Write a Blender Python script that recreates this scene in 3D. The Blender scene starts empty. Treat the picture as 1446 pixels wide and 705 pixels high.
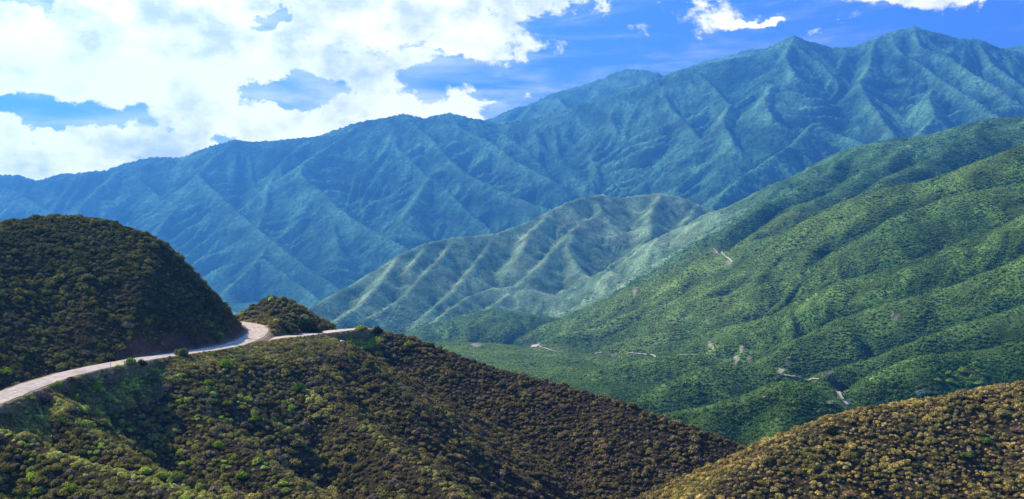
import bpy, math, random
import numpy as np

C = bpy.context.scene.collection
rng = np.random.default_rng(7)
random.seed(7)
R = math.radians

# ------------------------------------------------------------------ camera, world, sun, exposure
F = 1550.0                      # focal length in photo pixels (photo is 1446 x 705)
CX, CY = 723.0, 352.5
cam_d = bpy.data.cameras.new("camera"); cam = bpy.data.objects.new("camera", cam_d); C.objects.link(cam)
cam.location = (0, 0, 0); cam.rotation_euler = (R(90), 0, 0)
cam_d.sensor_width = 36; cam_d.lens = F / 1446.0 * 36; cam_d.clip_start = 1.0; cam_d.clip_end = 60000
bpy.context.scene.camera = cam

SUN_AZ, SUN_EL = -62.0, 42.0    # degrees: azimuth from the view axis (+ = right), elevation
sun_dir = (math.sin(R(SUN_AZ)) * math.cos(R(SUN_EL)), math.cos(R(SUN_AZ)) * math.cos(R(SUN_EL)), math.sin(R(SUN_EL)))
sd = bpy.data.lights.new("sun", 'SUN'); sd.energy = 5.0; sd.angle = R(0.5); sd.color = (1.0, 0.93, 0.80)
so = bpy.data.objects.new("sun", sd); C.objects.link(so)
so.rotation_euler = (R(90 - SUN_EL), 0, R(180 - SUN_AZ)); so.location = (0, 0, 3000)

sc = bpy.context.scene
sc.view_settings.view_transform = 'Standard'; sc.view_settings.look = 'None'
sc.view_settings.exposure = 0.85; sc.view_settings.gamma = 1.0; sc.view_settings.use_curve_mapping = False
sc.cycles.max_bounces = 4; sc.cycles.diffuse_bounces = 2; sc.cycles.transmission_bounces = 2
sc.cycles.glossy_bounces = 1; sc.cycles.volume_bounces = 0; sc.cycles.use_denoising = True

HAZE_DENSITY = 1.1e-4
HAZE_COLOR = (0.09, 0.39, 1.0)


class NT:
    """small helper for building node trees"""
    def __init__(s, tree): s.t = tree; s.n = tree.nodes; s.l = tree.links
    def node(s, typ, **kw):
        n = s.n.new(typ)
        for k, v in kw.items(): setattr(n, k, v)
        return n
    def put(s, sock, v):
        if hasattr(v, 'is_output') or isinstance(v, bpy.types.NodeSocket): s.l.new(v, sock)
        else: sock.default_value = v
    def math(s, op, a, b=None, c=None, clamp=False):
        n = s.node('ShaderNodeMath', operation=op, use_clamp=clamp)
        s.put(n.inputs[0], a)
        if b is not None: s.put(n.inputs[1], b)
        if c is not None: s.put(n.inputs[2], c)
        return n.outputs[0]
    def vmath(s, op, a, b=None):
        n = s.node('ShaderNodeVectorMath', operation=op)
        s.put(n.inputs[0], a)
        if b is not None: s.put(n.inputs[1], b)
        return n.outputs[0]
    def noise(s, vec, scale, detail=6, rough=0.55, dist=0.0, lac=2.0):
        n = s.node('ShaderNodeTexNoise')
        s.l.new(vec, n.inputs['Vector']); n.inputs['Scale'].default_value = scale
        n.inputs['Detail'].default_value = detail; n.inputs['Roughness'].default_value = rough
        n.inputs['Distortion'].default_value = dist; n.inputs['Lacunarity'].default_value = lac
        return n.outputs[0]
    def ramp(s, v, a, b, smooth=True):
        n = s.node('ShaderNodeMapRange', interpolation_type='SMOOTHSTEP' if smooth else 'LINEAR')
        s.put(n.inputs['Value'], v); s.put(n.inputs['From Min'], a); s.put(n.inputs['From Max'], b)
        return n.outputs[0]
    def mixc(s, f, a, b, blend='MIX'):
        n = s.node('ShaderNodeMix', data_type='RGBA', blend_type=blend)
        s.put(n.inputs[0], f)
        s.put(n.inputs[6], a if not isinstance(a, tuple) else (*a[:3], 1)); s.put(n.inputs[7], b if not isinstance(b, tuple) else (*b[:3], 1))
        return n.outputs[2]


def build_world():
    w = bpy.data.worlds.new("World"); sc.world = w; w.use_nodes = True
    k = NT(w.node_tree); k.n.clear()
    out = k.node('ShaderNodeOutputWorld')
    sky = k.node('ShaderNodeTexSky', sky_type='NISHITA', sun_disc=False)
    sky.sun_elevation = R(SUN_EL); sky.sun_rotation = R(SUN_AZ); sky.altitude = 800
    sky.air_density = 1.0; sky.dust_density = 0.3; sky.ozone_density = 3.0
    tc = k.node('ShaderNodeTexCoord'); sep = k.node('ShaderNodeSeparateXYZ')
    k.l.new(tc.outputs['Generated'], sep.inputs[0])
    x, y, z = sep.outputs
    az = k.math('ARCTAN2', x, y); el = k.math('ARCSINE', z)
    comb = k.node('ShaderNodeCombineXYZ')
    k.put(comb.inputs[0], k.math('MULTIPLY', az, 10.0)); k.put(comb.inputs[1], k.math('MULTIPLY', el, 14.0))
    comb.inputs[2].default_value = 3.7
    v = comb.outputs[0]
    big = k.noise(v, 0.35, 3, 0.5)
    fine = k.noise(v, 1.5, 10, 0.66, 0.2)
    wn = k.node('ShaderNodeTexNoise'); k.l.new(v, wn.inputs['Vector']); wn.inputs['Scale'].default_value = 1.1
    wn.inputs['Detail'].default_value = 6; wn.inputs['Roughness'].default_value = 0.6
    ws = k.node('ShaderNodeSeparateColor'); k.l.new(wn.outputs['Color'], ws.inputs[0])
    az0, el0 = az, el
    az = k.math('MULTIPLY_ADD', k.math('SUBTRACT', ws.outputs[0], 0.5), 0.19, az0)
    el = k.math('MULTIPLY_ADD', k.math('SUBTRACT', ws.outputs[1], 0.5), 0.085, el0)
    # cloud masses by direction: (px, py, rx, ry, weight) of the photo turned into azimuth / elevation
    blobs = [(200, 60, 330, 130, 1.0), (480, 30, 190, 90, 1.0), (545, 10, 105, 60, 0.9), (420, 180, 260, 45, 0.7),
             (560, 150, 70, 32, 0.8), (60, 215, 190, 40, 0.9), (-300, 120, 420, 240, 0.8), (645, 48, 50, 18, 0.45),
             (735, 2, 60, 16, 0.62), (1062, 34, 18, 6, 0.72), (1370, -24, 170, 20, 1.05), (640, 164, 28, 10, 0.3),
             (300, -260, 700, 200, 0.7), (695, 131, 36, 5, 0.28),
             (0, 5, 55, 24, -1.0), (60, 152, 110, 15, -1.0), (115, 168, 50, 14, -0.5), (415, 138, 56, 20, -1.25),
             (365, 10, 30, 13, -1.0), (290, 212, 50, 12, -0.9), (190, 120, 32, 20, -0.35), (620, 105, 70, 24, -0.9),
             (700, 85, 60, 35, -0.6), (690, 22, 26, 12, -0.5)]
    total = None; holes = None
    for px, py, rx, ry, wt in blobs:
        a0 = math.atan((px - CX) / F); e0 = math.atan((CY - py) / F * math.cos(a0))
        du = k.math('MULTIPLY', k.math('SUBTRACT', az, a0), F / rx)
        dv = k.math('MULTIPLY', k.math('SUBTRACT', el, e0), F / ry)
        d2 = k.math('MULTIPLY_ADD', du, du, k.math('MULTIPLY', dv, dv))
        g = k.math('POWER', 2.718, k.math('MULTIPLY', d2, -0.8))
        if wt > 0: total = k.math('MULTIPLY', g, wt) if total is None else k.math('MULTIPLY_ADD', g, wt, total)
        else: holes = k.math('MULTIPLY', g, wt) if holes is None else k.math('MULTIPLY_ADD', g, wt, holes)
    pos = k.math('MINIMUM', total, 0.85); total = k.math('ADD', pos, k.math('MAXIMUM', k.math('MULTIPLY', holes, 0.78), -0.9))
    # field = mass + noise; edges crisp
    fld = k.math('ADD', k.math('MULTIPLY', total, 1.5), k.math('MULTIPLY', k.math('SUBTRACT', fine, 0.5), 3.6))
    fld = k.math('ADD', fld, k.math('MULTIPLY', k.math('SUBTRACT', big, 0.5), 0.35))
    dens = k.ramp(fld, 0.46, 0.92)
    # soft veil of thin high cloud round the masses
    v2 = k.node('ShaderNodeMapping'); k.l.new(v, v2.inputs[0]); v2.inputs['Scale'].default_value = (0.5, 2.0, 1)
    v2.inputs['Rotation'].default_value = (0, 0, 0.25)
    wisp = k.noise(v2.outputs[0], 1.3, 7, 0.6, 0.5)
    veil = k.math('MULTIPLY', k.ramp(k.math('ADD', wisp, k.math('MULTIPLY', k.math('MULTIPLY_ADD', k.math('MAXIMUM', holes, -1.1), 0.22, pos), 0.30)), 0.50, 1.05), 0.72)
    dens = k.math('MAXIMUM', dens, veil)
    shade_n = k.math('MULTIPLY_ADD', k.noise(v, 0.8, 5, 0.5), 0.6, k.math('MULTIPLY', k.noise(v, 2.6, 8, 0.6), 0.4))
    shade = k.ramp(k.math('ADD', shade_n, k.math('MULTIPLY', k.math('SUBTRACT', fld, 1.1), -0.07)), 0.36, 0.56)
    cloud_col = k.mixc(shade, (0.47, 0.49, 0.53), (1.0, 0.94, 0.87))
    b1 = k.node('ShaderNodeBackground'); b1.inputs[1].default_value = 0.085
    tint = k.mixc(1.0, sky.outputs[0], (0.40, 0.72, 1.6), 'MULTIPLY')
    pale = k.math('MULTIPLY', k.ramp(el0, 0.17, 0.05), 0.35)
    tint = k.mixc(pale, tint, (5.0, 8.5, 13.0)) if False else tint
    k.l.new(tint, b1.inputs[0])
    b2 = k.node('ShaderNodeBackground'); b2.inputs[1].default_value = 1.55
    k.l.new(cloud_col, b2.inputs[0])
    up = k.ramp(z, -0.02, 0.01)
    dens = k.math('MULTIPLY', dens, up)
    mx = k.node('ShaderNodeMixShader'); k.put(mx.inputs[0], dens)
    k.l.new(b1.outputs[0], mx.inputs[1]); k.l.new(b2.outputs[0], mx.inputs[2])
    k.l.new(mx.outputs[0], out.inputs[0])


build_world()


# ------------------------------------------------------------------ numpy noise
_perm = np.random.default_rng(99).permutation(4096).astype(np.int64)
_gr = np.random.default_rng(5).uniform(0, 2 * np.pi, 4096)
_gx, _gy = np.cos(_gr), np.sin(_gr)


def perlin(x, y, seed=0):
    x = np.asarray(x, float); y = np.asarray(y, float)
    xi = np.floor(x).astype(np.int64); yi = np.floor(y).astype(np.int64)
    fx = x - xi; fy = y - yi
    ux = fx * fx * fx * (fx * (fx * 6 - 15) + 10); uy = fy * fy * fy * (fy * (fy * 6 - 15) + 10)
    def g(ix, iy, dx, dy):
        h = _perm[(ix + seed * 131 + _perm[(iy + seed * 17) & 4095]) & 4095]
        return _gx[h] * dx + _gy[h] * dy
    a = g(xi, yi, fx, fy); b = g(xi + 1, yi, fx - 1, fy)
    c = g(xi, yi + 1, fx, fy - 1); d = g(xi + 1, yi + 1, fx - 1, fy - 1)
    return (a + (b - a) * ux + ((c + (d - c) * ux) - (a + (b - a) * ux)) * uy) * 1.5


def fbm(x, y, seed=0, octv=4, gain=0.5):
    s = 0; a = 1
    for o in range(octv):
        s = s + a * perlin(x * 2 ** o, y * 2 ** o, seed + o); a *= gain
    return s


def ridged(x, y, seed=0, octv=3):
    s = 0; a = 1; t = 0
    for o in range(octv):
        n = 1 - np.abs(perlin(x * 2 ** o, y * 2 ** o, seed + o)) * 1.6
        s = s + a * n; t += a; a *= 0.5
    return s / t


def sstep(a, b, v):
    t = np.clip((v - a) / (b - a), 0, 1); return t * t * (3 - 2 * t)


def P(px, py, D): return ((px - CX) / F * D, D, (CY - py) / F * D)


# ------------------------------------------------------------------ ridges: each a polyline (photo px, photo py, distance)
class Ridge:
    def __init__(s, pts, slope, k, rnd=4.0, flute=0.0, lam=100.0, near=None, seed=0):
        s.p = np.array([P(*q) for q in pts]); s.slope = slope; s.k = k; s.rnd = rnd
        s.flute = flute; s.lam = lam; s.near = near; s.seed = seed   # near: slope of the side facing the viewer


def with_depth(pts, d0, kpx):
    """give a spur its distance: nearer the lower it stands in the picture"""
    y0 = pts[0][1]
    return [(x, y, d0 - kpx * (y - y0)) for x, y in pts]


ridges = []
def add(pts, slope, k, **kw): ridges.append(Ridge(pts, slope, k, seed=len(ridges) * 7, **kw))

# far range: main crest
crest = [(-420, 262), (-260, 250), (-120, 262), (-40, 250), (0, 247), (28, 249), (52, 255), (80, 247), (110, 244), (150, 240), (178, 229), (215, 223), (255, 222),
         (300, 206), (332, 197), (355, 200), (395, 198), (440, 193), (472, 184), (505, 173), (540, 168), (572, 161),
         (597, 168), (635, 159), (665, 167), (702, 172), (745, 170), (775, 160), (812, 152), (850, 138), (893, 124), (930, 112),
         (960, 98), (985, 92), (1022, 85), (1060, 79), (1092, 63), (1120, 51), (1150, 61), (1172, 67), (1203, 66),
         (1235, 53), (1265, 43), (1290, 38), (1320, 47), (1350, 55), (1382, 57), (1410, 68), (1446, 75), (1520, 95), (1640, 80), (1780, 110), (1900, 120)]
add([(x, y, 7000 + (x > 760) * 0 + max(0, x - 300) * 0.35) for x, y in crest], 0.85, 7, rnd=8, flute=0.34, lam=260)
# range behind
add([(640, 185, 9200), (700, 166, 9200), (740, 150, 9200), (790, 130, 9200), (850, 112, 9200), (885, 98, 9200), (910, 99, 9200), (935, 107, 9200),
     (975, 96, 9200), (1000, 85, 9200), (1035, 78, 9200), (1060, 69, 9200), (1085, 70, 9200), (1130, 90, 9200), (1300, 110, 9200), (1400, 76, 9200), (1425, 67, 9200), (1446, 62, 9200), (1500, 60, 9200), (1700, 90, 9200)],
    0.5, 18, rnd=20, flute=0.3, lam=300)
spurs = [
    [(328, 203), (300, 224), (279, 247), (294, 262), (332, 296), (383, 339), (425, 373), (462, 396), (500, 425)],
    [(279, 249), (255, 285), (232, 312), (208, 345), (180, 380)],
    [(505, 176), (470, 202), (430, 228), (423, 245), (448, 266), (483, 297), (516, 320), (541, 334), (590, 358), (640, 390)],
    [(395, 232), (380, 262), (372, 300), (360, 330)],
    [(572, 164), (596, 184), (629, 217), (655, 243), (690, 261), (719, 274), (753, 290), (790, 300), (840, 330)],
    [(505, 176), (530, 183), (556, 206), (584, 229), (606, 251), (634, 272), (665, 302), (700, 330)],
    [(745, 173), (765, 205), (790, 226), (812, 247), (836, 268), (860, 290)],
    [(850, 142), (870, 170), (898, 202), (930, 226), (950, 250), (975, 285)],
    [(975, 96), (999, 115), (1031, 147), (1059, 171), (1091, 195), (1112, 205), (1135, 225)],
    [(1055, 82), (1070, 98), (1091, 119), (1114, 143), (1146, 171), (1170, 185), (1202, 195), (1226, 206), (1260, 225)],
    [(1142, 180), (1120, 204), (1091, 222), (1051, 246), (1019, 274), (990, 310)],
    [(1257, 50), (1269, 72), (1297, 89), (1329, 111), (1361, 131), (1404, 159), (1446, 185)],
    [(1194, 72), (1182, 100), (1165, 125), (1150, 150)],
    [(1235, 56), (1228, 90), (1214, 118), (1232, 150), (1262, 190)],
    [(1120, 54), (1108, 80), (1122, 105)],
    [(1382, 60), (1400, 90), (1430, 110), (1470, 140)],
    [(1290, 42), (1300, 66), (1340, 80), (1380, 108), (1420, 130)],
    [(178, 231), (150, 256), (120, 284), (95, 320)],
    [(178, 231), (200, 255), (220, 272), (240, 300)],
    [(40, 254), (30, 276), (10, 295), (-20, 320)],
    [(-40, 252), (20, 270), (60, 294), (110, 318), (150, 350)],
    [(383, 339), (366, 364), (340, 392), (320, 410)], [(366, 362), (400, 385), (428, 407), (450, 425)],
    [(440, 196), (415, 215), (395, 234), (400, 260), (430, 300), (455, 340)],
    [(635, 162), (650, 180), (690, 200), (720, 222), (750, 240), (790, 260)],
    [(702, 175), (720, 196), (745, 215), (770, 240)],
    [(812, 156), (830, 185), (858, 205), (880, 232), (905, 262)],
    [(930, 115), (945, 150), (975, 180), (1000, 210), (1015, 240)],
    [(606, 251), (590, 275), (575, 300)], [(483, 297), (470, 320), (480, 350)], [(719, 274), (700, 295), (705, 320)],
    [(1031, 147), (1020, 172), (1035, 200)], [(1091, 119), (1078, 140), (1090, 165)], [(1329, 111), (1310, 135), (1320, 165), (1300, 185)],
    [(1404, 159), (1380, 172)],
]
for sp in spurs:
    x0, y0 = sp[0]
    cyl = np.interp(x0, [c[0] for c in crest], [c[1] for c in crest])
    dcrest = 7000 + max(0, x0 - 300) * 0.35
    kpx = 8.2 + 2.0 * (x0 > 900)
    d0 = dcrest - kpx * max(0, y0 - cyl)
    add(with_depth(sp, d0, kpx), 0.84, 3, rnd=1, flute=0.40, lam=140)

# middle, sunlit sage ridge
add([(330, 500, 2750), (400, 462, 2800), (450, 428, 2900), (490, 406, 3000), (520, 386, 3080), (560, 362, 3150), (600, 345, 3250), (640, 335, 3330), (680, 333, 3400), (702, 330, 3450),
     (740, 316, 3550), (770, 301, 3620), (800, 286, 3700), (822, 277, 3800), (850, 273, 3850), (880, 279, 3870), (905, 275, 3880),
     (930, 272, 3880), (955, 277, 3880), (985, 288, 3880), (1020, 300, 3800), (1080, 320, 3700)], 0.75, 5, rnd=4, flute=0.3, lam=90)
for sp, d0, kp in [([(840, 276), (849, 295), (815, 320), (782, 353), (755, 380), (732, 403), (700, 430)], 3830, 6.0),
                   ([(702, 331), (690, 345), (668, 380), (640, 410), (600, 445)], 3440, 5.5),
                   ([(640, 336), (637, 345), (607, 382), (574, 419), (530, 442), (500, 455)], 3320, 5.0),
                   ([(732, 403), (690, 407), (660, 420), (632, 440), (600, 462)], 3040, 5.5),
                   ([(930, 274), (920, 300), (915, 330), (898, 365), (856, 403), (831, 409), (800, 425)], 3860, 6.0),
                   ([(985, 289), (962, 320), (939, 357), (900, 375), (870, 405), (850, 430)], 3860, 7.0),
                   ([(770, 303), (745, 335), (730, 365)], 3600, 5.5), ([(815, 320), (800, 350), (820, 380), (845, 400)], 3560, 5.5),
                   ([(560, 363), (545, 390), (510, 425), (480, 450)], 3140, 5.0), ([(600, 346), (580, 380)], 3240, 5.0),
                   ([(741, 407), (790, 418), (830, 432)], 3000, 5.0)]:
    add(with_depth(sp, d0, kp), 0.68, 2, rnd=1, flute=0.26, lam=60)

# right ridges
add([(1900, 120, 2600), (1650, 150, 2600), (1500, 160, 2650), (1440, 165, 2700), (1394, 170, 2720), (1350, 179, 2740), (1317, 188, 2760), (1266, 196, 2800), (1220, 206, 2850), (1179, 219, 2900), (1128, 242, 2950),
     (1095, 258, 2980), (1062, 277, 3020), (1016, 296, 3080), (975, 325, 3020), (940, 352, 2950), (900, 385, 2850), (860, 412, 2750), (820, 438, 2650)], 0.58, 10, rnd=12, flute=0.22, lam=100)
for sp, d0, kp in [([(1300, 192), (1240, 235), (1180, 268), (1120, 300), (1075, 330)], 2770, 4.5),
                   ([(1128, 244), (1080, 285), (1035, 320), (1000, 350), (975, 368)], 2940, 4.5),
                   ([(1394, 172), (1340, 205), (1290, 235), (1250, 255)], 2710, 5.0),
                   ([(1220, 208), (1160, 245), (1110, 275), (1060, 300), (1010, 335)], 2840, 4.0)]:
    add(with_depth(sp, d0, kp), 0.62, 8, rnd=6, flute=0.2, lam=60)
add([(1900, 60, 1500), (1650, 130, 1560), (1520, 180, 1640), (1446, 207, 1700), (1400, 222, 1720), (1340, 241, 1760), (1290, 256, 1800), (1230, 271, 1840), (1180, 290, 1880), (1130, 312, 1930), (1080, 335, 1980),
     (1040, 350, 2020), (1000, 363, 2060), (960, 379, 2100), (920, 395, 2150), (880, 411, 2200), (840, 427, 2240), (800, 442, 2280), (760, 458, 2300)], 0.72, 8, rnd=9, flute=0.2, lam=130)
add([(560, 482, 2450), (590, 468, 2450), (620, 455, 2440), (660, 443, 2430), (700, 437, 2420), (740, 440, 2420), (790, 452, 2400), (830, 462, 2380)], 0.5, 8, rnd=12, flute=0.2, lam=60)
sp_r2 = [
    [(1520, 235, 1520), (1445, 257, 1560), (1343, 277, 1600), (1266, 308, 1640), (1190, 349, 1680), (1139, 379, 1700), (1088, 400, 1720), (1026, 418, 1760), (970, 432, 1800), (900, 452, 1840)],
    [(1540, 275, 1350), (1445, 303, 1400), (1368, 333, 1430), (1292, 364, 1460), (1215, 392, 1480), (1180, 415, 1480), (1088, 446, 1520), (1011, 466, 1560), (960, 481, 1580), (905, 492, 1600)],
    [(1540, 320, 1200), (1445, 359, 1240), (1394, 380, 1250), (1317, 415, 1260), (1266, 430, 1270), (1190, 451, 1290), (1139, 476, 1300), (1062, 492, 1310), (1040, 505, 1310)],
    [(1540, 400, 1080), (1445, 430, 1110), (1368, 456, 1110), (1292, 487, 1090), (1215, 508, 1080), (1160, 522, 1070)],
    [(1560, 470, 930), (1446, 487, 950), (1353, 499, 940), (1300, 507, 930), (1259, 527, 920), (1221, 546, 905), (1205, 560, 890)],
    [(1100, 446, 1520), (1130, 425, 1600), (1180, 405, 1640)],
    [(1000, 365, 2050), (960, 405, 1980), (920, 432, 1950), (860, 458, 1930), (800, 472, 1930), (760, 484, 1930)],
    [(1130, 402, 1700), (1060, 432, 1680), (990, 452, 1680), (930, 470, 1680), (870, 484, 1690)],
    [(1190, 460, 1230), (1120, 480, 1220), (1085, 500, 1200)],
]
for n, sp in enumerate(sp_r2): add(sp, (0.72, 0.62, 0.8)[n % 3], (5, 9, 6)[n % 3], rnd=9, flute=0.24, lam=(95, 70, 120)[n % 3])
# near valley knolls
add([(930, 596, 780), (949, 584, 790), (1013, 575, 800), (1051, 560, 810), (1096, 543, 820), (1134, 540, 830), (1160, 545, 835), (1174, 556, 835), (1180, 572, 830)], 0.62, 4, rnd=5, flute=0.12, lam=35)
add([(1134, 541, 820), (1110, 580, 770), (1090, 620, 720)], 0.6, 4, rnd=4)
add([(1013, 576, 798), (985, 600, 760), (960, 625, 730)], 0.6, 4, rnd=4)
add([(890, 580, 1020), (908, 568, 1030), (957, 538, 1050), (994, 519, 1060), (1051, 515, 1070), (1085, 519, 1070), (1100, 528, 1065)], 0.6, 5, rnd=6, flute=0.15, lam=40)
add([(780, 565, 1280), (820, 545, 1290), (860, 523, 1300), (920, 508, 1310), (985, 503, 1320), (1030, 508, 1320)], 0.52, 6, rnd=7, flute=0.12, lam=40)
add([(660, 520, 1600), (720, 512, 1600), (780, 508, 1600), (850, 512, 1600)], 0.3, 8, rnd=10, flute=0.2, lam=50)

N_FAR = len(ridges)
# ---- foreground (distances 130 - 350 m)
ROAD = [(-330, 640, 118), (-180, 612, 142), (-70, 588, 166), (0, 562, 185), (50, 542, 200), (100, 527, 212), (150, 516, 224), (200, 507, 235), (250, 500, 246), (300, 493, 258), (335, 486, 270),
        (358, 476, 285), (366, 467, 300), (360, 460, 318), (340, 456, 332), (310, 452, 345), (270, 452, 352)]
TURNOUT = [(345, 484, 276), (380, 478, 289), (420, 474, 305), (455, 469.5, 322), (485, 466, 335), (512, 464, 345)]
shoulder = [(-330, 646, 114), (-180, 618, 138), (-70, 594, 161), (0, 569, 180), (50, 550, 195), (100, 533, 208), (150, 521, 221), (200, 511, 232), (250, 503, 244), (300, 495, 256), (345, 486, 272),
            (380, 480, 287), (420, 476, 303), (455, 472, 320), (485, 467, 334), (512, 464, 345), (540, 464, 345), (560, 470, 344), (590, 481, 341), (640, 501, 336), (700, 521, 330), (760, 536, 325),
            (820, 551, 318), (880, 569, 310), (940, 592, 304), (1000, 611, 300), (1060, 635, 297), (1120, 672, 290), (1180, 730, 280)]
add(shoulder[:11], 0.95, 1.0, rnd=0.6, flute=0.14, lam=16)
ridges[-1].p[:, 2] -= 0.9
add(shoulder[10:], 0.74, 1.0, rnd=0.6, flute=0.16, lam=16)
ridges[-1].p[:3, 2] -= 0.9
# dome hill behind the road
add([(-330, 392, 215), (-150, 352, 240), (-60, 332, 262), (0, 321, 275), (30, 312, 280), (70, 307, 285), (110, 308, 287), (135, 313, 287), (152, 322, 286)], 0.60, 3.0, rnd=5.0, flute=0.12, lam=20)
add([(150, 315, 287), (180, 329, 286), (200, 344, 285), (222, 366, 284), (240, 378, 285), (268, 386, 288), (295, 401, 291), (318, 420, 293), (333, 442, 295), (341, 462, 296)], 0.74, 3.0, rnd=3.0, flute=0.12, lam=16)
# small hill and its bluff
add([(352, 440, 352), (366, 430, 358), (385, 420, 358), (398, 421, 356), (410, 429, 354), (424, 443, 351), (434, 456, 348)], 0.66, 1.0, rnd=1.5, flute=0.1, lam=12)
add([(384, 457, 316), (395, 447, 318), (409, 443, 320), (424, 445, 323), (438, 456, 329), (446, 467, 334)], 1.35, 0.6, rnd=1.5, flute=0.1, lam=10)
# spurs below the road
add([(350, 512, 258), (390, 532, 254), (440, 559, 247), (476, 576, 243), (523, 609, 233), (566, 635, 224), (602, 662, 215), (641, 691, 207), (700, 740, 195)], 0.72, 1.5, rnd=0.8, flute=0.14, lam=12)
add([(70, 556, 196), (96, 594, 188), (130, 615, 184), (159, 634, 181), (199, 657, 177), (246, 677, 172), (299, 691, 168), (380, 715, 160)], 0.78, 1.2, rnd=1.0, flute=0.14, lam=12)
add([(-200, 590, 160), (-60, 594, 164), (0, 611, 163), (33, 621, 162), (73, 640, 160), (113, 654, 157), (166, 667, 153), (199, 677, 151), (249, 692, 147), (320, 708, 142), (420, 740, 134)], 0.78, 1.2, rnd=1.5, flute=0.12, lam=12)
add([(230, 508, 240), (262, 560, 228), (300, 600, 219), (350, 640, 210), (410, 680, 202), (470, 720, 193)], 0.7, 2.0, rnd=1.0, flute=0.14, lam=12)
# hill in front on the right
add([(940, 738, 190), (962, 720, 196), (988, 703, 202), (1020, 682, 210), (1064, 654, 218), (1110, 621, 226), (1155, 598, 232), (1203, 582, 238), (1242, 576, 242), (1300, 568, 247), (1350, 559, 250), (1400, 549, 253), (1446, 541, 256), (1560, 515, 262), (1750, 485, 270)],
    0.58, 1.5, rnd=2.0, flute=0.16, lam=16)

FLOOR_D = [0, 150, 330, 600, 800, 950, 1200, 1500, 1900, 2400, 3000, 4200, 5000, 7000, 12000]
FLOOR_Z = [-60, -80, -120, -155, -150, -150, -156, -162, -170, -205, -240, -270, -270, -200, -200]


def H(x, y, allow=None, quick=False):
    x = np.asarray(x, float); y = np.asarray(y, float); shp = x.shape
    x = x.ravel(); y = y.ravel()
    z = np.interp(y, FLOOR_D, FLOOR_Z) + fbm(x / 300, y / 300, 3, 3) * 6
    wy = sstep(700, 1100, y) * np.clip(y / 1500, 0, 2.2) * (1 - 0.75 * sstep(2400, 2900, y)) * sstep(4700, 4200, y)
    x, y = x + fbm(x / 170, y / 170, 201, 3) * 15 * wy, y + fbm(x / 170, y / 170, 207, 3) * 22 * wy
    floor_min = -300.0
    for i, rg in enumerate(ridges):
        if allow is not None and not allow(i): continue
        p = rg.p
        rad = (p[:, 2].max() - floor_min) / rg.slope * 1.15
        m = (x > p[:, 0].min() - rad) & (x < p[:, 0].max() + rad) & (y > p[:, 1].min() - rad) & (y < p[:, 1].max() + rad)
        # cheap reject: only where the tent could beat what is there
        dx = np.maximum(np.maximum(p[:, 0].min() - x, x - p[:, 0].max()), 0)
        dy = np.maximum(np.maximum(p[:, 1].min() - y, y - p[:, 1].max()), 0)
        m &= (p[:, 2].max() - rg.slope * 0.75 * np.sqrt(dx * dx + dy * dy)) > z - rg.k * 3
        idx = np.nonzero(m)[0]
        if idx.size == 0: continue
        X = x[idx]; Y = y[idx]
        best = np.full(X.shape, 1e18); bh = np.zeros(X.shape); bt = np.zeros(X.shape); side = np.zeros(X.shape)
        t0 = 0.0
        for a, b in zip(p[:-1], p[1:]):
            ab = b - a; L2 = ab[0] ** 2 + ab[1] ** 2; L = math.sqrt(L2)
            t = np.clip(((X - a[0]) * ab[0] + (Y - a[1]) * ab[1]) / L2, 0, 1)
            qx = a[0] + t * ab[0]; qy = a[1] + t * ab[1]
            # score by tent height so that a high segment wins over a merely near one
            d2 = (X - qx) ** 2 + (Y - qy) ** 2
            c = rg.slope * np.sqrt(d2) - (a[2] + t * ab[2])
            mm = c < best
            best = np.where(mm, c, best); bh = np.where(mm, d2, bh)
            bt = np.where(mm, t0 + t * L, bt)
            side = np.where(mm, np.sign(ab[0] * (Y - a[1]) - ab[1] * (X - a[0])), side)
            t0 += L
        d = np.sqrt(bh); crest_z = rg.slope * d - best
        lam = rg.lam
        fl = 0.0
        if rg.flute > 0:
            # gullies run down the slope: world position along / across the ridge's general line
            e = p[-1, :2] - p[0, :2]; e = e / np.linalg.norm(e)
            ta = X * e[0] + Y * e[1]; tb = -X * e[1] + Y * e[0]
            wob = perlin(X / (lam * 2.5), Y / (lam * 2.5), 11 + i) * 0.9
            fl = ridged(ta / lam + wob, tb / (lam * 4.5) + i * 3.1, i, 3) - 0.62
            fl = fl * rg.flute * np.minimum(d * d / (d + lam * 0.12), lam * 2.2)
        s_ = rg.slope
        drop = np.sqrt((s_ * d) ** 2 + rg.rnd ** 2) - rg.rnd
        v = crest_z - drop + fl
        zz = z[idx]; k = rg.k
        h = np.clip(0.5 + 0.5 * (v - zz) / k, 0, 1)
        z[idx] = zz + (v - zz) * h + k * h * (1 - h)
    sc_ = np.clip(y / 300, 0.25, 14)
    z += fbm(x / (18 * sc_ + 4), y / (18 * sc_ + 4), 41, 4) * 0.55 * sc_ * np.where(y > 500, 1.0, 0.55)
    return z.reshape(shp)


def path_field(path, x, y):
    """distance to a polyline of photo points, its height there, and side"""
    p = np.array([P(*q) for q in path]); best = np.full(x.shape, 1e18); hz = np.zeros(x.shape); sd_ = np.zeros(x.shape)
    for a, b in zip(p[:-1], p[1:]):
        ab = b - a; t = np.clip(((x - a[0]) * ab[0] + (y - a[1]) * ab[1]) / (ab[0] ** 2 + ab[1] ** 2), 0, 1)
        d2 = (x - a[0] - t * ab[0]) ** 2 + (y - a[1] - t * ab[1]) ** 2; mm = d2 < best
        best = np.where(mm, d2, best); hz = np.where(mm, a[2] + t * ab[2], hz)
        sd_ = np.where(mm, np.sign(ab[0] * (y - a[1]) - ab[1] * (x - a[0])), sd_)
    return np.sqrt(best), hz, sd_


ROAD_W, TURN_W = 2.75, 3.0


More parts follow.
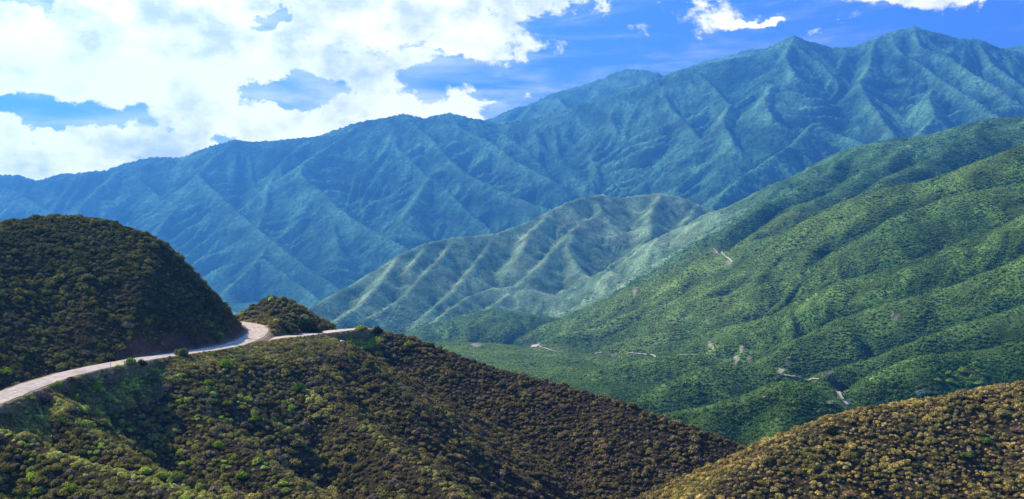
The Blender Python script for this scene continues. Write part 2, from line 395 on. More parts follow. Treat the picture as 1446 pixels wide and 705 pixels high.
def H_near(x, y):
    z = H(x, y)
    d, hz, s = path_field(ROAD, x, y); dt, ht, st = path_field(TURNOUT, x, y)
    # the bank falls away below the outer edge, the cut rises above the inner edge
    z = np.where((s < 0) & (d < 60) & (y < 292) & (d <= dt), np.minimum(z, hz - 0.45 * np.clip(d - ROAD_W - 0.5, 0, 5) - 0.12 * np.clip(d - 9, 0, 14) + 0.6 * np.maximum(0, d - 22)), z)
    z = np.where((st < 0) & (dt < 60) & (dt < d), np.minimum(z, ht - 0.45 * np.clip(dt - TURN_W - 0.3, 0, 4) - 0.14 * np.clip(dt - 8, 0, 22) + 0.6 * np.maximum(0, dt - 28)), z)
    z = np.where((s > 0) & (d < 24), np.minimum(z, hz + 1.15 * np.maximum(0, d - ROAD_W - 1.0)), z)
    z = np.where((s < 0) & (d < 16) & (y >= 292), np.minimum(z, hz + 0.85 * np.maximum(0, d - ROAD_W - 0.8)), z)
    z = np.where((st > 0) & (dt < 12), np.minimum(z, ht + 1.1 * np.maximum(0, dt - TURN_W - 0.4)), z)
    t = sstep(TURN_W + 0.4, TURN_W + 1.2, dt); z = ht - 0.05 + (z - ht + 0.05) * t
    t = sstep(ROAD_W + 0.7, ROAD_W + 1.6, d); z = hz - 0.06 + (z - hz + 0.06) * t
    return z


class Sheet:
    """terrain grid: columns fan out from the viewpoint, rows run away from it"""
    def __init__(s, us, Ds, fn):
        s.us, s.Ds = us, Ds
        U, D = np.meshgrid(us, Ds)
        s.X = (U - CX) / F * D; s.Y = D; s.Z = fn(s.X, s.Y)
    def sample(s, u, D):
        iu = np.clip(np.searchsorted(s.us, u) - 1, 0, len(s.us) - 2); iD = np.clip(np.searchsorted(s.Ds, D) - 1, 0, len(s.Ds) - 2)
        fu = np.clip((u - s.us[iu]) / (s.us[iu + 1] - s.us[iu]), 0, 1); fd = np.clip((D - s.Ds[iD]) / (s.Ds[iD + 1] - s.Ds[iD]), 0, 1)
        Z = s.Z
        return (Z[iD, iu] * (1 - fu) + Z[iD, iu + 1] * fu) * (1 - fd) + (Z[iD + 1, iu] * (1 - fu) + Z[iD + 1, iu + 1] * fu) * fd
    def hit(s, px, py):
        """distance of the first ground met by the line of sight through a photo point"""
        z = s.sample(np.full(len(s.Ds), float(px)), s.Ds)
        yy = CY - F * z / s.Ds
        w = np.nonzero(yy <= py)[0]
        if len(w) == 0: return None
        return float(s.Ds[w[0]])
    def horizon(s):
        sl = s.Z / s.Y
        return np.maximum.accumulate(sl, axis=0)


def attr(me, name, typ, dom, data):
    a = me.attributes.new(name, typ, dom)
    key = {'FLOAT_VECTOR': 'vector', 'FLOAT_COLOR': 'color'}.get(typ, 'value')
    a.data.foreach_set(key, np.ascontiguousarray(data, dtype=np.int32 if typ == 'INT' else np.float32).ravel())


def grid_mesh(name, X, Y, Z, mat, cover=None, skip=None):
    nr, nc = X.shape
    co = np.stack([X, Y, Z], -1).reshape(-1, 3)
    i = np.arange(nr * nc).reshape(nr, nc)
    q = np.stack([i[:-1, :-1], i[:-1, 1:], i[1:, 1:], i[1:, :-1]], -1).reshape(-1, 4)
    me = bpy.data.meshes.new(name)
    me.vertices.add(len(co)); me.vertices.foreach_set('co', co.astype(np.float32).ravel())
    me.loops.add(q.size); me.loops.foreach_set('vertex_index', q.astype(np.int32).ravel())
    me.polygons.add(len(q)); me.polygons.foreach_set('loop_start', (np.arange(len(q)) * 4).astype(np.int32))
    me.polygons.foreach_set('use_smooth', np.ones(len(q), bool))
    me.update(calc_edges=True)
    if cover is not None: attr(me, 'cover', 'FLOAT_COLOR', 'POINT', np.concatenate([cover.reshape(-1, 3), np.ones((nr * nc, 1))], 1))
    me.materials.append(mat)
    o = bpy.data.objects.new(name, me); C.objects.link(o)
    return o


# ------------------------------------------------------------------ materials
def new_mat(name):
    m = bpy.data.materials.new(name); m.use_nodes = True
    k = NT(m.node_tree); k.n.clear(); out = k.node('ShaderNodeOutputMaterial')
    return m, k, out


def ground_mat(name, scales, bump_d, bump_s, contrast=0.5):
    m, k, out = new_mat(name)
    at = k.node('ShaderNodeAttribute', attribute_name='cover')
    g = k.node('ShaderNodeNewGeometry')
    n1 = k.noise(g.outputs['Position'], scales[0], 4, 0.6); n2 = k.noise(g.outputs['Position'], scales[1], 5, 0.65)
    f = k.math('MULTIPLY', k.ramp(n1, 0.3, 0.7, False), k.ramp(n2, 0.25, 0.75, False))
    f = k.math('MULTIPLY_ADD', f, 2 * contrast * 2.2, 1 - contrast)
    mul = k.node('ShaderNodeVectorMath', operation='SCALE'); k.l.new(at.outputs['Color'], mul.inputs[0]); k.l.new(f, mul.inputs['Scale'])
    b = k.node('ShaderNodeBump'); b.inputs['Strength'].default_value = bump_s; b.inputs['Distance'].default_value = bump_d
    k.l.new(n2, b.inputs['Height'])
    d = k.node('ShaderNodeBsdfDiffuse'); d.inputs['Roughness'].default_value = 0.6
    k.l.new(mul.outputs[0], d.inputs[0]); k.l.new(b.outputs[0], d.inputs['Normal']); k.l.new(d.outputs[0], out.inputs[0])
    return m


def leaf_mat(name, source):
    """foliage whose colour is carried by each plant; source: 'INSTANCER' attribute or the object's colour"""
    m, k, out = new_mat(name)
    if source == 'INSTANCER':
        c = k.node('ShaderNodeAttribute', attribute_name='tint', attribute_type='INSTANCER').outputs['Color']
    else:
        c = k.node('ShaderNodeObjectInfo').outputs['Color']
    g = k.node('ShaderNodeNewGeometry')
    f = k.math('MULTIPLY_ADD', g.outputs['Random Per Island'], 0.9, 0.55)
    sc_ = k.node('ShaderNodeVectorMath', operation='SCALE'); k.l.new(c, sc_.inputs[0]); k.l.new(f, sc_.inputs['Scale'])
    d = k.node('ShaderNodeBsdfDiffuse'); t = k.node('ShaderNodeBsdfTranslucent')
    k.l.new(sc_.outputs[0], d.inputs[0])
    warm = k.mixc(1.0, sc_.outputs[0], (1.25, 1.2, 0.5), 'MULTIPLY'); k.l.new(warm, t.inputs[0])
    mx = k.node('ShaderNodeMixShader'); mx.inputs[0].default_value = 0.28
    k.l.new(d.outputs[0], mx.inputs[1]); k.l.new(t.outputs[0], mx.inputs[2]); k.l.new(mx.outputs[0], out.inputs[0])
    return m


def plain_mat(name, c1, c2, scale, rough=0.9, bump=0.0):
    m, k, out = new_mat(name)
    g = k.node('ShaderNodeNewGeometry'); n = k.noise(g.outputs['Position'], scale, 6, 0.65)
    n2 = k.noise(g.outputs['Position'], scale * 0.13, 3, 0.5)
    f = k.ramp(k.math('MULTIPLY_ADD', n2, 0.6, k.math('MULTIPLY', n, 0.4)), 0.35, 0.65)
    b = k.node('ShaderNodeBsdfPrincipled'); b.inputs['Roughness'].default_value = rough
    k.l.new(k.mixc(f, c1, c2), b.inputs['Base Color'])
    if bump:
        bp = k.node('ShaderNodeBump'); bp.inputs['Distance'].default_value = bump; k.l.new(n, bp.inputs['Height']); k.l.new(bp.outputs[0], b.inputs['Normal'])
    k.l.new(b.outputs[0], out.inputs[0])
    return m


M_near = ground_mat('hillside_soil', (0.25, 1.6), 0.5, 0.8, 0.45)
M_mid = ground_mat('valley_scrub', (0.02, 0.16), 3.0, 0.9, 0.5)
M_far = ground_mat('mountain_scrub', (0.006, 0.05), 16.0, 1.0, 0.55)
M_leaf_i = leaf_mat('scrub_leaves', 'INSTANCER')
M_leaf_o = leaf_mat('shrub_leaves', 'OBJECT')
M_bark = plain_mat('bark', (0.05, 0.035, 0.025), (0.11, 0.085, 0.06), 6.0)
M_asphalt = ground_mat('sun_bleached_asphalt', (0.8, 5.0), 0.03, 0.5, 0.22)
M_dirt = plain_mat('road_dirt', (0.42, 0.30, 0.19), (0.62, 0.50, 0.36), 0.9, 0.95, 0.1)
M_white = plain_mat('white_paint', (0.7, 0.7, 0.68), (0.8, 0.8, 0.78), 8.0, 0.5)
M_track = plain_mat('pale_track', (0.36, 0.30, 0.20), (0.50, 0.42, 0.30), 0.5, 0.95)
M_rock = plain_mat('pale_rock', (0.34, 0.27, 0.19), (0.52, 0.44, 0.33), 0.8, 0.95, 0.4)

# ------------------------------------------------------------------ terrain sheets
def struct(o, kind='structure', label=None, cat=None):
    o['kind'] = kind
    if label: o['label'] = label
    if cat: o['category'] = cat
    return o


def mixn(a, b, f): return np.asarray(a) * (1 - f[..., None]) + np.asarray(b) * f[..., None]


near = Sheet(np.arange(-330, 1761, 3.2), np.concatenate([np.arange(66, 130, 2.0), np.arange(130, 362, 0.8), np.arange(362, 520, 2.2)]), H_near)
mid = Sheet(np.arange(-330, 1790, 3.2), np.concatenate([505 * np.exp(np.linspace(0, math.log(2650 / 505), 320)), np.arange(2658, 4700, 8.5)]), H)
mid.Z += rng.uniform(-1.5, 1.5, mid.Z.shape) * sstep(2600, 2750, mid.Y) * np.clip(mid.Y / 3000, 0, 1.4)
# notches and coarse woodland relief on the far range
far = Sheet(np.arange(-360, 1860, 2.7), np.concatenate([np.linspace(4500, 7700, 300), np.linspace(7720, 9900, 60)]), H)

dR, hR, sR = path_field(ROAD, near.X, near.Y); dT, hT, _ = path_field(TURNOUT, near.X, near.Y)
cut = sstep(8.5, 4.5, dR) + sstep(6, 3.6, dT)
n_ = fbm(near.X / 25, near.Y / 25, 71, 4) * 0.5 + 0.5
cv = mixn((0.055, 0.040, 0.026), (0.085, 0.062, 0.030), np.clip(n_, 0, 1))
cv = mixn(cv, (0.105, 0.062, 0.042), np.clip(cut, 0, 1) * 0.85)
cv = mixn(cv, (0.13, 0.12, 0.045), np.clip(sstep(9, 5, dR) * (sR < 0) + sstep(8, 4, dT) * (dR > 4), 0, 1) * 0.8)
cv = mixn(cv, (0.40, 0.27, 0.15), np.clip(np.maximum(sstep(ROAD_W + 1.6, ROAD_W + 0.4, dR), sstep(TURN_W + 1.4, TURN_W + 0.2, dT)), 0, 1))
near_o = struct(grid_mesh('near_hillsides', near.X, near.Y, near.Z, M_near, cv))

SCARS = [(1047, 497, 3, 12), (1040, 508, 4, 6), (1058, 508, 3, 7), (1103, 523, 5, 6), (1003, 487, 5, 4), (1111, 515, 3, 7), (868, 501, 7, 3), (1197, 566, 6, 5), (1232, 395, 3, 2),
         (1262, 447, 5, 4), (1010, 357, 3, 3), (1030, 371, 4, 3), (1283, 207, 3, 2), (897, 410, 3, 6), (672, 487, 8, 3)]
MEADOWS = [(688, 472, 14, 4), (655, 480, 12, 5), (745, 478, 14, 5), (975, 440, 16, 5), (1000, 450, 10, 4), (830, 520, 14, 5), (1370, 530, 25, 12), (1295, 505, 14, 4)]


def photo_uv(X, Y, Z): return CX + F * X / Y, CY - F * Z / Y


def boxblur(Z, n):
    for ax in (0, 1):
        c = np.cumsum(np.concatenate([np.repeat(np.take(Z, [0], ax), n + 1, ax), Z, np.repeat(np.take(Z, [-1], ax), n, ax)], ax), ax)
        m = Z.shape[ax]
        Z = (np.take(c, range(2 * n + 1, 2 * n + 1 + m), ax) - np.take(c, range(0, m), ax)) / (2 * n + 1)
    return Z


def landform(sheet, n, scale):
    """+1 on spur tops, -1 in gullies: varies the brush, with relief shade painted into its colour"""
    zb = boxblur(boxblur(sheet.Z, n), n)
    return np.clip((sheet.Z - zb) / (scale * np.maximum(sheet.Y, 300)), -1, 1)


class Field(Sheet):
    def __init__(s, sheet, Z): s.us, s.Ds, s.Z = sheet.us, sheet.Ds, Z


def mid_cover(X, Y, Z, D, lf):
    """plant cover of the middle hills: green brush near, dry sage on the middle ridge, with sun, haze glow and gully shade painted in; bare scars"""
    u = CX + F * X / Y
    n = fbm(X / 160, Y / 160, 21, 4); n2 = fbm(X / 45, Y / 45, 27, 3)
    green = mixn((0.065, 0.150, 0.030), (0.155, 0.245, 0.042), np.clip(0.5 + n * 0.7 + n2 * 0.3, 0, 1))
    sage = mixn((0.20, 0.35, 0.15), (0.40, 0.52, 0.24), np.clip(0.5 + n * 0.6 + n2 * 0.4, 0, 1))  # dry sage, paled further to paint the sun patch on this ridge
    glow = mixn((0.13, 0.22, 0.045), (0.30, 0.38, 0.08), np.clip(0.5 + n * 0.7 + n2 * 0.3, 0, 1))  # hazy sunlit glow of the mid valley, painted as paler yellow-green plants
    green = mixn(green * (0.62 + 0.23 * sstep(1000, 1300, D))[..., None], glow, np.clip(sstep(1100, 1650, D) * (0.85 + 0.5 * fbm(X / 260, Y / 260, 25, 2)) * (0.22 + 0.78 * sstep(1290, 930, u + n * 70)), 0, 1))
    blue = mixn((0.08, 0.19, 0.075), (0.13, 0.26, 0.09), np.clip(0.5 + n * 0.7, 0, 1))
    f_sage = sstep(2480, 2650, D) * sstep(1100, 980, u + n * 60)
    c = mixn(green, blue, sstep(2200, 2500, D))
    c = mixn(c, (0.16, 0.25, 0.055), np.clip(lf * 0.7 + n * 0.35, 0, 0.6) * (1 - f_sage) * sstep(3200, 1500, D))  # spur tops painted lighter, as if catching the light
    c = mixn(c, (0.035, 0.105, 0.035), np.clip(-lf * 0.8 + n * 0.35, 0, 0.7) * (1 - f_sage))  # gully shade painted into the brush colour
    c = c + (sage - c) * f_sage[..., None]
    return mixn(c, (0.09, 0.17, 0.07), np.clip(-lf * 0.8, 0, 0.7) * f_sage)  # gully shade painted into the sage as well


def spot_mask(X, Y, Z, spots, lo=0.0):
    u, v = photo_uv(X, Y, Z); m = np.zeros(X.shape)
    jx = perlin(X / 9, Y / 9, 5) * 0.5
    for px, py, rx, ry in spots:
        q = ((u - px) / rx) ** 2 + ((v - py) / ry) ** 2 + jx
        m = np.maximum(m, sstep(1.3, 0.7, q))
    return m


# slopes: bare/rocky spots are tied to ground found along the photo's lines of sight
def ground_spots(sheet, spots, Dmin=0):
    out = []
    for px, py, rx, ry in spots:
        D = sheet.hit(px, py)
        if D is None: continue
        out.append((px, py, rx, ry, D))
    return out


def ground_mask(X, Y, Z, gs, depth=0.07):
    u, v = photo_uv(X, Y, Z); m = np.zeros(X.shape); jx = perlin(X / 9, Y / 9, 5) * 0.6 + perlin(X / 3.5, Y / 3.5, 6) * 0.4
    for px, py, rx, ry, D in gs:
        q = ((u - px) / rx) ** 2 + ((v - py) / ry) ** 2 + jx + (np.abs(Y - D) > depth * D) * 9
        m = np.maximum(m, sstep(1.3, 0.7, q))
    return m


scars = ground_spots(mid, SCARS); meadows = ground_spots(mid, MEADOWS)
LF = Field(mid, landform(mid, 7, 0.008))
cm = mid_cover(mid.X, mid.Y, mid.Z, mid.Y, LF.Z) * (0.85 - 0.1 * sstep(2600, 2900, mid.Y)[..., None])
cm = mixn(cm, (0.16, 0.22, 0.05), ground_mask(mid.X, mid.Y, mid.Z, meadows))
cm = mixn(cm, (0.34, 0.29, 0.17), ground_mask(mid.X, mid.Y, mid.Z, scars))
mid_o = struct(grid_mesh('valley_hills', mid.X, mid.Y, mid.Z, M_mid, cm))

nf = fbm(far.X / 420, far.Y / 420, 31, 5); nf2 = fbm(far.X / 90, far.Y / 90, 35, 3)
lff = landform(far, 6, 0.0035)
cf = mixn((0.045, 0.150, 0.075), (0.150, 0.330, 0.140), np.clip(0.45 + nf * 0.5 + nf2 * 0.3 + lff * 0.5, 0, 1))  # relief shading painted in with the scrub tones: spurs lighter, gullies darker
far.Z += rng.uniform(-6.5, 6.5, far.Z.shape)
far_o = struct(grid_mesh('far_mountains', far.X, far.Y, far.Z, M_far, cf))

# ground under and behind the viewpoint, and the plain under everything out to the horizon
gx, gy = np.meshgrid(np.linspace(-160, 160, 120), np.linspace(-90, 75, 80))
gz = -1.7 - np.maximum(0, gy - 3) * 0.62 + np.minimum(0, gy) * 0.05 - np.abs(gx) * 0.18 + fbm(gx / 12, gy / 12, 8, 3) * 0.35
gz = np.maximum(gz, H(gx, np.maximum(gy, 1)))
ground_o = struct(grid_mesh('ground', gx, gy, np.minimum(gz, -1.6), M_near, np.tile(np.array((0.08, 0.055, 0.03)), (*gx.shape, 1))))
px_, py_ = np.meshgrid(np.linspace(-11500, 11500, 40), np.linspace(-900, 10400, 40))
struct(grid_mesh('valley_plain', px_, py_, np.full_like(px_, -330.0), M_mid, np.tile(np.array((0.06, 0.10, 0.035)), (*px_.shape, 1))))

# ------------------------------------------------------------------ roads
def smooth_path(path, n=260, conv=True):
    p = np.array([P(*q) for q in path]) if conv else np.array(path)
    L = np.concatenate([[0], np.cumsum(np.linalg.norm(np.diff(p[:, :2], axis=0), axis=1))])
    t = np.linspace(0, L[-1], n)
    q = np.stack([np.interp(t, L, p[:, i]) for i in range(3)], 1)
    w = max(2, n // 40); ker = np.hanning(2 * w + 3)[1:-1]; ker /= ker.sum()
    pad = np.concatenate([np.repeat(q[:1], w, 0) * 0 + (q[:1] - (q[1:2] - q[:1]) * np.arange(w, 0, -1)[:, None]), q, q[-1:] + (q[-1:] - q[-2:-1]) * np.arange(1, w + 1)[:, None]])
    return np.stack([np.convolve(pad[:, i], ker, 'valid') for i in range(3)], 1)


def strip(name, path, offs, lift, mat, kind='structure', parent=None, cover=None, wob=0.0, seed=1):
    t = np.gradient(path[:, :2], axis=0); t /= np.linalg.norm(t, axis=1)[:, None]
    nrm = np.stack([-t[:, 1], t[:, 0]], 1)
    offs = np.array(offs, float)
    s_ = np.arange(len(path))
    X = np.zeros((len(path), len(offs))); Y = X.copy(); Z = X.copy()
    for j, o in enumerate(offs):
        e = wob * perlin(s_ / 6.0, np.full(len(path), j * 7.7 + seed), 3) if wob and j in (0, len(offs) - 1) else 0
        X[:, j] = path[:, 0] + nrm[:, 0] * (o + e); Y[:, j] = path[:, 1] + nrm[:, 1] * (o + e); Z[:, j] = path[:, 2] + lift
    # wear across the lane: darker wheel tracks, dusty edges, an uneven patch here and there
    o_ = np.broadcast_to(offs, X.shape)
    wear = 1 - 0.16 * np.exp(-((np.abs(np.abs(o_) - 1.5) - 0.75) / 0.28) ** 2) + 0.10 * sstep(2.0, 2.6, np.abs(o_))
    wear = wear * (1 + 0.10 * perlin(X / 2.2, Y / 5.0, 33) - 0.14 * (perlin(X / 7, Y / 7, 37) > 0.38))
    cvr = np.stack([wear * 0.80, wear * 0.63, wear * 0.41], -1)
    ob = grid_mesh(name, X, Y, Z, mat, cvr)
    if parent: ob.parent = parent
    if kind: ob['kind'] = kind
    return ob


rp = smooth_path(ROAD, 320)
road_o = strip('mountain_road', rp, np.linspace(-2.65, 2.65, 17), 0.02, M_asphalt, wob=0.3)
tp = smooth_path(TURNOUT, 120)
turn_o = strip('dirt_turnout', tp, [-2.8, -1.3, 1.3, 2.8], 0.008, M_dirt, wob=0.7, seed=4)

# valley road: draped over the middle hills along its photo line
def drape(sheet, pts, lift=0.4):
    out = []
    for px, py in pts:
        D = sheet.hit(px, py)
        if D is None: continue
        z = float(sheet.sample(np.array([px]), np.array([D]))[0])
        out.append(((px - CX) / F * D, D, z + lift))
    return out


VR = [[(1196, 573), (1190, 568), (1184, 562), (1183, 557), (1187, 554.5), (1196, 555.5)], [(1108, 533), (1118, 535.5), (1130, 536), (1145, 537), (1156, 537)],
      [(885, 502.5), (905, 502), (925, 503), (950, 503.5), (985, 503)], [(760, 489), (775, 495), (785, 497), (796, 497)], [(840, 501), (850, 499)], [(668, 488), (680, 486.5), (692, 486)]]
valley_paths = []
for i, seg in enumerate(VR):
    q = drape(mid, seg)
    if len(q) < 2: continue
    pth = smooth_path(q, 60, conv=False)
    valley_paths.append((pth, [1.6, 1.2, 1.4, 1.6, 1.6, 1.4][i]))


def valley_road():
    for n, (pth, w) in enumerate(valley_paths):
        t = np.gradient(pth[:, :2], axis=0); t /= np.linalg.norm(t, axis=1)[:, None] + 1e-9
        nrm = np.stack([-t[:, 1], t[:, 0]], 1)
        offs = np.linspace(-w, w, 7)
        X = pth[:, 0:1] + nrm[:, 0:1] * offs; Y = pth[:, 1:2] + nrm[:, 1:2] * offs
        Z = mid.sample(CX + F * X / Y, Y)
        Z = np.maximum(Z, Z.mean(1, keepdims=True)) + 0.9
        o = grid_mesh('valley_road', X, Y, Z, M_track); o['kind'] = 'structure'


valley_road()
# pale gravel lot in the valley and the tan trail on the middle ridge
def patch(name, px, py, rx, ry, mat, lift=1.3):
    D = mid.hit(px, py); a = np.linspace(0, 2 * np.pi, 25); r = np.linspace(0.02, 1, 6)
    A, RR = np.meshgrid(a, r); wob = 1 + 0.22 * np.cos(3 * A + 1) + 0.15 * np.cos(5 * A)
    W = rx / F * D; dep = ry / F * D / (abs(mid.sample(np.array([px]), np.array([D]))[0]) / D + 0.25)
    X = (px - CX) / F * D + np.cos(A) * W * RR * wob; Y = D + np.sin(A) * dep * RR * wob
    Z = mid.sample(CX + F * X / Y, Y) + lift
    return struct(grid_mesh(name, X, Y, Z, mat))


patch('gravel_lot', 755, 490, 5.5, 3.5, M_dirt)
tr = drape(mid, [(1007, 354), (1013, 358), (1020, 363), (1027, 368), (1034, 373)], 0.5)
if len(tr) > 2:
    pth = smooth_path(tr, 60, conv=False); t = np.gradient(pth[:, :2], axis=0); t /= np.linalg.norm(t, axis=1)[:, None]; nrm = np.stack([-t[:, 1], t[:, 0]], 1)
    offs = np.array([-1.0, 0, 1.0]); X = pth[:, 0:1] + nrm[:, 0:1] * offs; Y = pth[:, 1:2] + nrm[:, 1:2] * offs
    struct(grid_mesh('dirt_trail', X, Y, mid.sample(CX + F * X / Y, Y) + 2.2, M_dirt))

# ------------------------------------------------------------------ plant meshes
def leaf_blob(name, lobes, nleaf, size, seed, mat, core=0.78, squash=1.0, spike=0.0, elong=1.0):
    """foliage: many small leaf-sized faces over a few lobes of uneven size, and a dark inner mass. Unit: radius about 1"""
    r = np.random.default_rng(seed)
    V, Q = [], []
    tot = sum(l[3] ** 2 for l in lobes)
    for (lx, ly, lz, lr) in lobes:
        n = max(4, int(nleaf * lr ** 2 / tot))
        d = r.normal(size=(n, 3)); d[:, 2] = np.abs(d[:, 2]) * 1.0 - 0.25; d /= np.linalg.norm(d, axis=1)[:, None]
        rad = lr * (0.82 + 0.28 * r.random(n))
        c = np.stack([lx + d[:, 0] * rad, ly + d[:, 1] * rad, lz + d[:, 2] * rad * squash + spike * r.random(n) ** 2], 1)
        nn = d + r.normal(size=(n, 3)) * 0.55; nn /= np.linalg.norm(nn, axis=1)[:, None]
        up = r.normal(size=(n, 3)); a = np.cross(nn, up); a /= np.linalg.norm(a, axis=1)[:, None]; b = np.cross(nn, a)
        sz = size * (0.6 + 0.8 * r.random(n))[:, None]
        base = len(V)
        for i in range(n):
            p = c[i]; A = a[i] * sz[i]; B = b[i] * sz[i] * elong; k = len(V)
            V += [p - A * 0.5 - B, p + A * 0.6 - B * 0.4, p + A * 0.4 + B, p - A * 0.6 + B * 0.3]; Q.append((k, k + 1, k + 2, k + 3))
        # inner mass
        k = len(V); rings = 4; seg = 7; cr = lr * core
        for i in range(rings + 1):
            ph = -0.5 + (math.pi / 2 + 0.5) * i / rings
            for j in range(seg):
                th = 2 * math.pi * j / seg; rr = cr * (0.9 + 0.2 * r.random())
                V.append(np.array((lx + rr * math.cos(ph) * math.cos(th), ly + rr * math.cos(ph) * math.sin(th), lz + rr * math.sin(ph) * squash)))
        for i in range(rings):
            for j in range(seg):
                Q.append((k + i * seg + j, k + i * seg + (j + 1) % seg, k + (i + 1) * seg + (j + 1) % seg, k + (i + 1) * seg + j))
    me = bpy.data.meshes.new(name); me.from_pydata([tuple(v) for v in V], [], Q); me.materials.append(mat); me.update()
    return me


def lobes_for(seed, n=5, flat=0.6, spread=0.55):
    r = np.random.default_rng(seed); L = [(0, 0, 0.25, 0.62)]
    for i in range(n):
        a = 2 * math.pi * (i + r.random() * 0.6) / n; d = spread * (0.6 + 0.5 * r.random())
        L.append((d * math.cos(a), d * math.sin(a), 0.05 + 0.45 * r.random() * flat, 0.28 + 0.26 * r.random()))
    return L


def variants(prefix, n, mat, nleaf, size, **kw):
    col = bpy.data.collections.new(prefix)
    for i in range(n):
        kk = dict(kw)
        if i % 4 == 3: kk.update(spike=0.35, elong=1.9, core=kw['core'] * 0.8)
        me = leaf_blob(prefix, lobes_for(i * 13 + 3, 3 + i % 4), nleaf, size, i, mat, **kk)
        o = bpy.data.objects.new('%s_%02d' % (prefix, i), me); col.objects.link(o)
    return col


COL_SHRUB = variants('shrub_form', 9, M_leaf_i, 230, 0.125, core=0.80)
COL_TREE = variants('brush_form', 6, M_leaf_i, 70, 0.24, core=0.86)

_ng = None
def scatter_group():
    global _ng
    ng = bpy.data.node_groups.new('scatter', 'GeometryNodeTree')
    ng.interface.new_socket('Geometry', in_out='INPUT', socket_type='NodeSocketGeometry')
    ng.interface.new_socket('Collection', in_out='INPUT', socket_type='NodeSocketCollection')
    ng.interface.new_socket('Geometry', in_out='OUTPUT', socket_type='NodeSocketGeometry')
    N = ng.nodes; L = ng.links
    gi = N.new('NodeGroupInput'); go = N.new('NodeGroupOutput')
    ci = N.new('GeometryNodeCollectionInfo'); ci.inputs['Separate Children'].default_value = True; ci.inputs['Reset Children'].default_value = True
    L.new(gi.outputs['Collection'], ci.inputs['Collection'])
    ip = N.new('GeometryNodeInstanceOnPoints'); ip.inputs['Pick Instance'].default_value = True
    L.new(gi.outputs['Geometry'], ip.inputs['Points']); L.new(ci.outputs[0], ip.inputs['Instance'])
    for nm, typ, sock in (('form', 'INT', 'Instance Index'), ('rot', 'FLOAT_VECTOR', 'Rotation'), ('size', 'FLOAT_VECTOR', 'Scale')):
        a = N.new('GeometryNodeInputNamedAttribute'); a.data_type = typ; a.inputs['Name'].default_value = nm
        L.new(a.outputs['Attribute'], ip.inputs[sock])
    L.new(ip.outputs[0], go.inputs[0])
    _ng = ng
    return ng


def scatter(name, co, size, tint, col, nforms, tilt=0.15):
    n = len(co)
    me = bpy.data.meshes.new(name); me.vertices.add(n); me.vertices.foreach_set('co', co.astype(np.float32).ravel())
    attr(me, 'form', 'INT', 'POINT', rng.integers(0, nforms, n))
    rot = np.stack([rng.normal(0, tilt, n), rng.normal(0, tilt, n), rng.uniform(0, 6.28, n)], 1); attr(me, 'rot', 'FLOAT_VECTOR', 'POINT', rot)
    attr(me, 'size', 'FLOAT_VECTOR', 'POINT', size); attr(me, 'tint', 'FLOAT_COLOR', 'POINT', np.concatenate([tint, np.ones((n, 1))], 1))
    o = bpy.data.objects.new(name, me); C.objects.link(o)
    md = o.modifiers.new('scatter', 'NODES'); md.node_group = _ng or scatter_group()
    for it in md.node_group.interface.items_tree:
        if it.item_type == 'SOCKET' and it.in_out == 'INPUT' and it.name == 'Collection': md[it.identifier] = col
    o['kind'] = 'stuff'
    return o


def poisson_like(sheet, u0, u1, D0, D1, cell_fn, jitter=0.9):
    """jittered points, spacing cell_fn(D), rows receding"""
    us, ds = [], []
    D = D0
    while D < D1:
        c = cell_fn(D); du = c / D * F
        uu = np.arange(u0, u1, du) + rng.uniform(-du, du, int(math.ceil((u1 - u0) / du))) * jitter * 0.5 + rng.uniform(0, du)
        us.append(uu); ds.append(D + rng.uniform(-c, c, len(uu)) * jitter * 0.5); D += c
    return np.concatenate(us), np.concatenate(ds)


def visible_mask(sheet, u, D, Z, extra_hidden, hor=None, top=1.0):
    hor = hor if hor is not None else sheet.horizon()
    iu = np.clip(np.searchsorted(sheet.us, u), 0, len(sheet.us) - 1); iD = np.clip(np.searchsorted(sheet.Ds, D) - 1, 0, len(sheet.Ds) - 1)
    return (Z + extra_hidden) / D > hor[iD, iu]


# ---- chaparral close by
u, D = poisson_like(near, -60, 1510, 128, 400, lambda d: 1.10 + 0.15 * (d > 330))
z = near.sample(u, D); X = (u - CX) / F * D; Y = D
d1, h1, s1 = path_field(ROAD, X, Y); d2, _, s2 = path_field(TURNOUT, X, Y)
cutn = perlin(X / 5, Y / 5, 77) * 1.2
keep = (d2 > TURN_W + 0.9) & ~((s1 < 0) & (d1 < ROAD_W + 2.6) & (Y < 290)) & ~((s2 < 0) & (d2 < TURN_W + 2.6)) & visible_mask(near, u, D, z, 5.0)
uphill = (s1 > 0)       # left-hand side of the road: the cut bank
keep &= np.where(uphill, d1 > ROAD_W + 2.8 + cutn * 2.2, d1 > ROAD_W + 1.0)
v = CY - F * z / D
# bare soil strip under the road bend
keep &= ~((np.abs(u - 344 - perlin(Y / 6, X / 6, 3) * 3) < 3.5) & (v > 490) & (v < 556) & (rng.random(len(u)) < 0.75))
u, D, z, X, Y, d1, v, s1, d2, s2 = [a[keep] for a in (u, D, z, X, Y, d1, v, s1, d2, s2)]
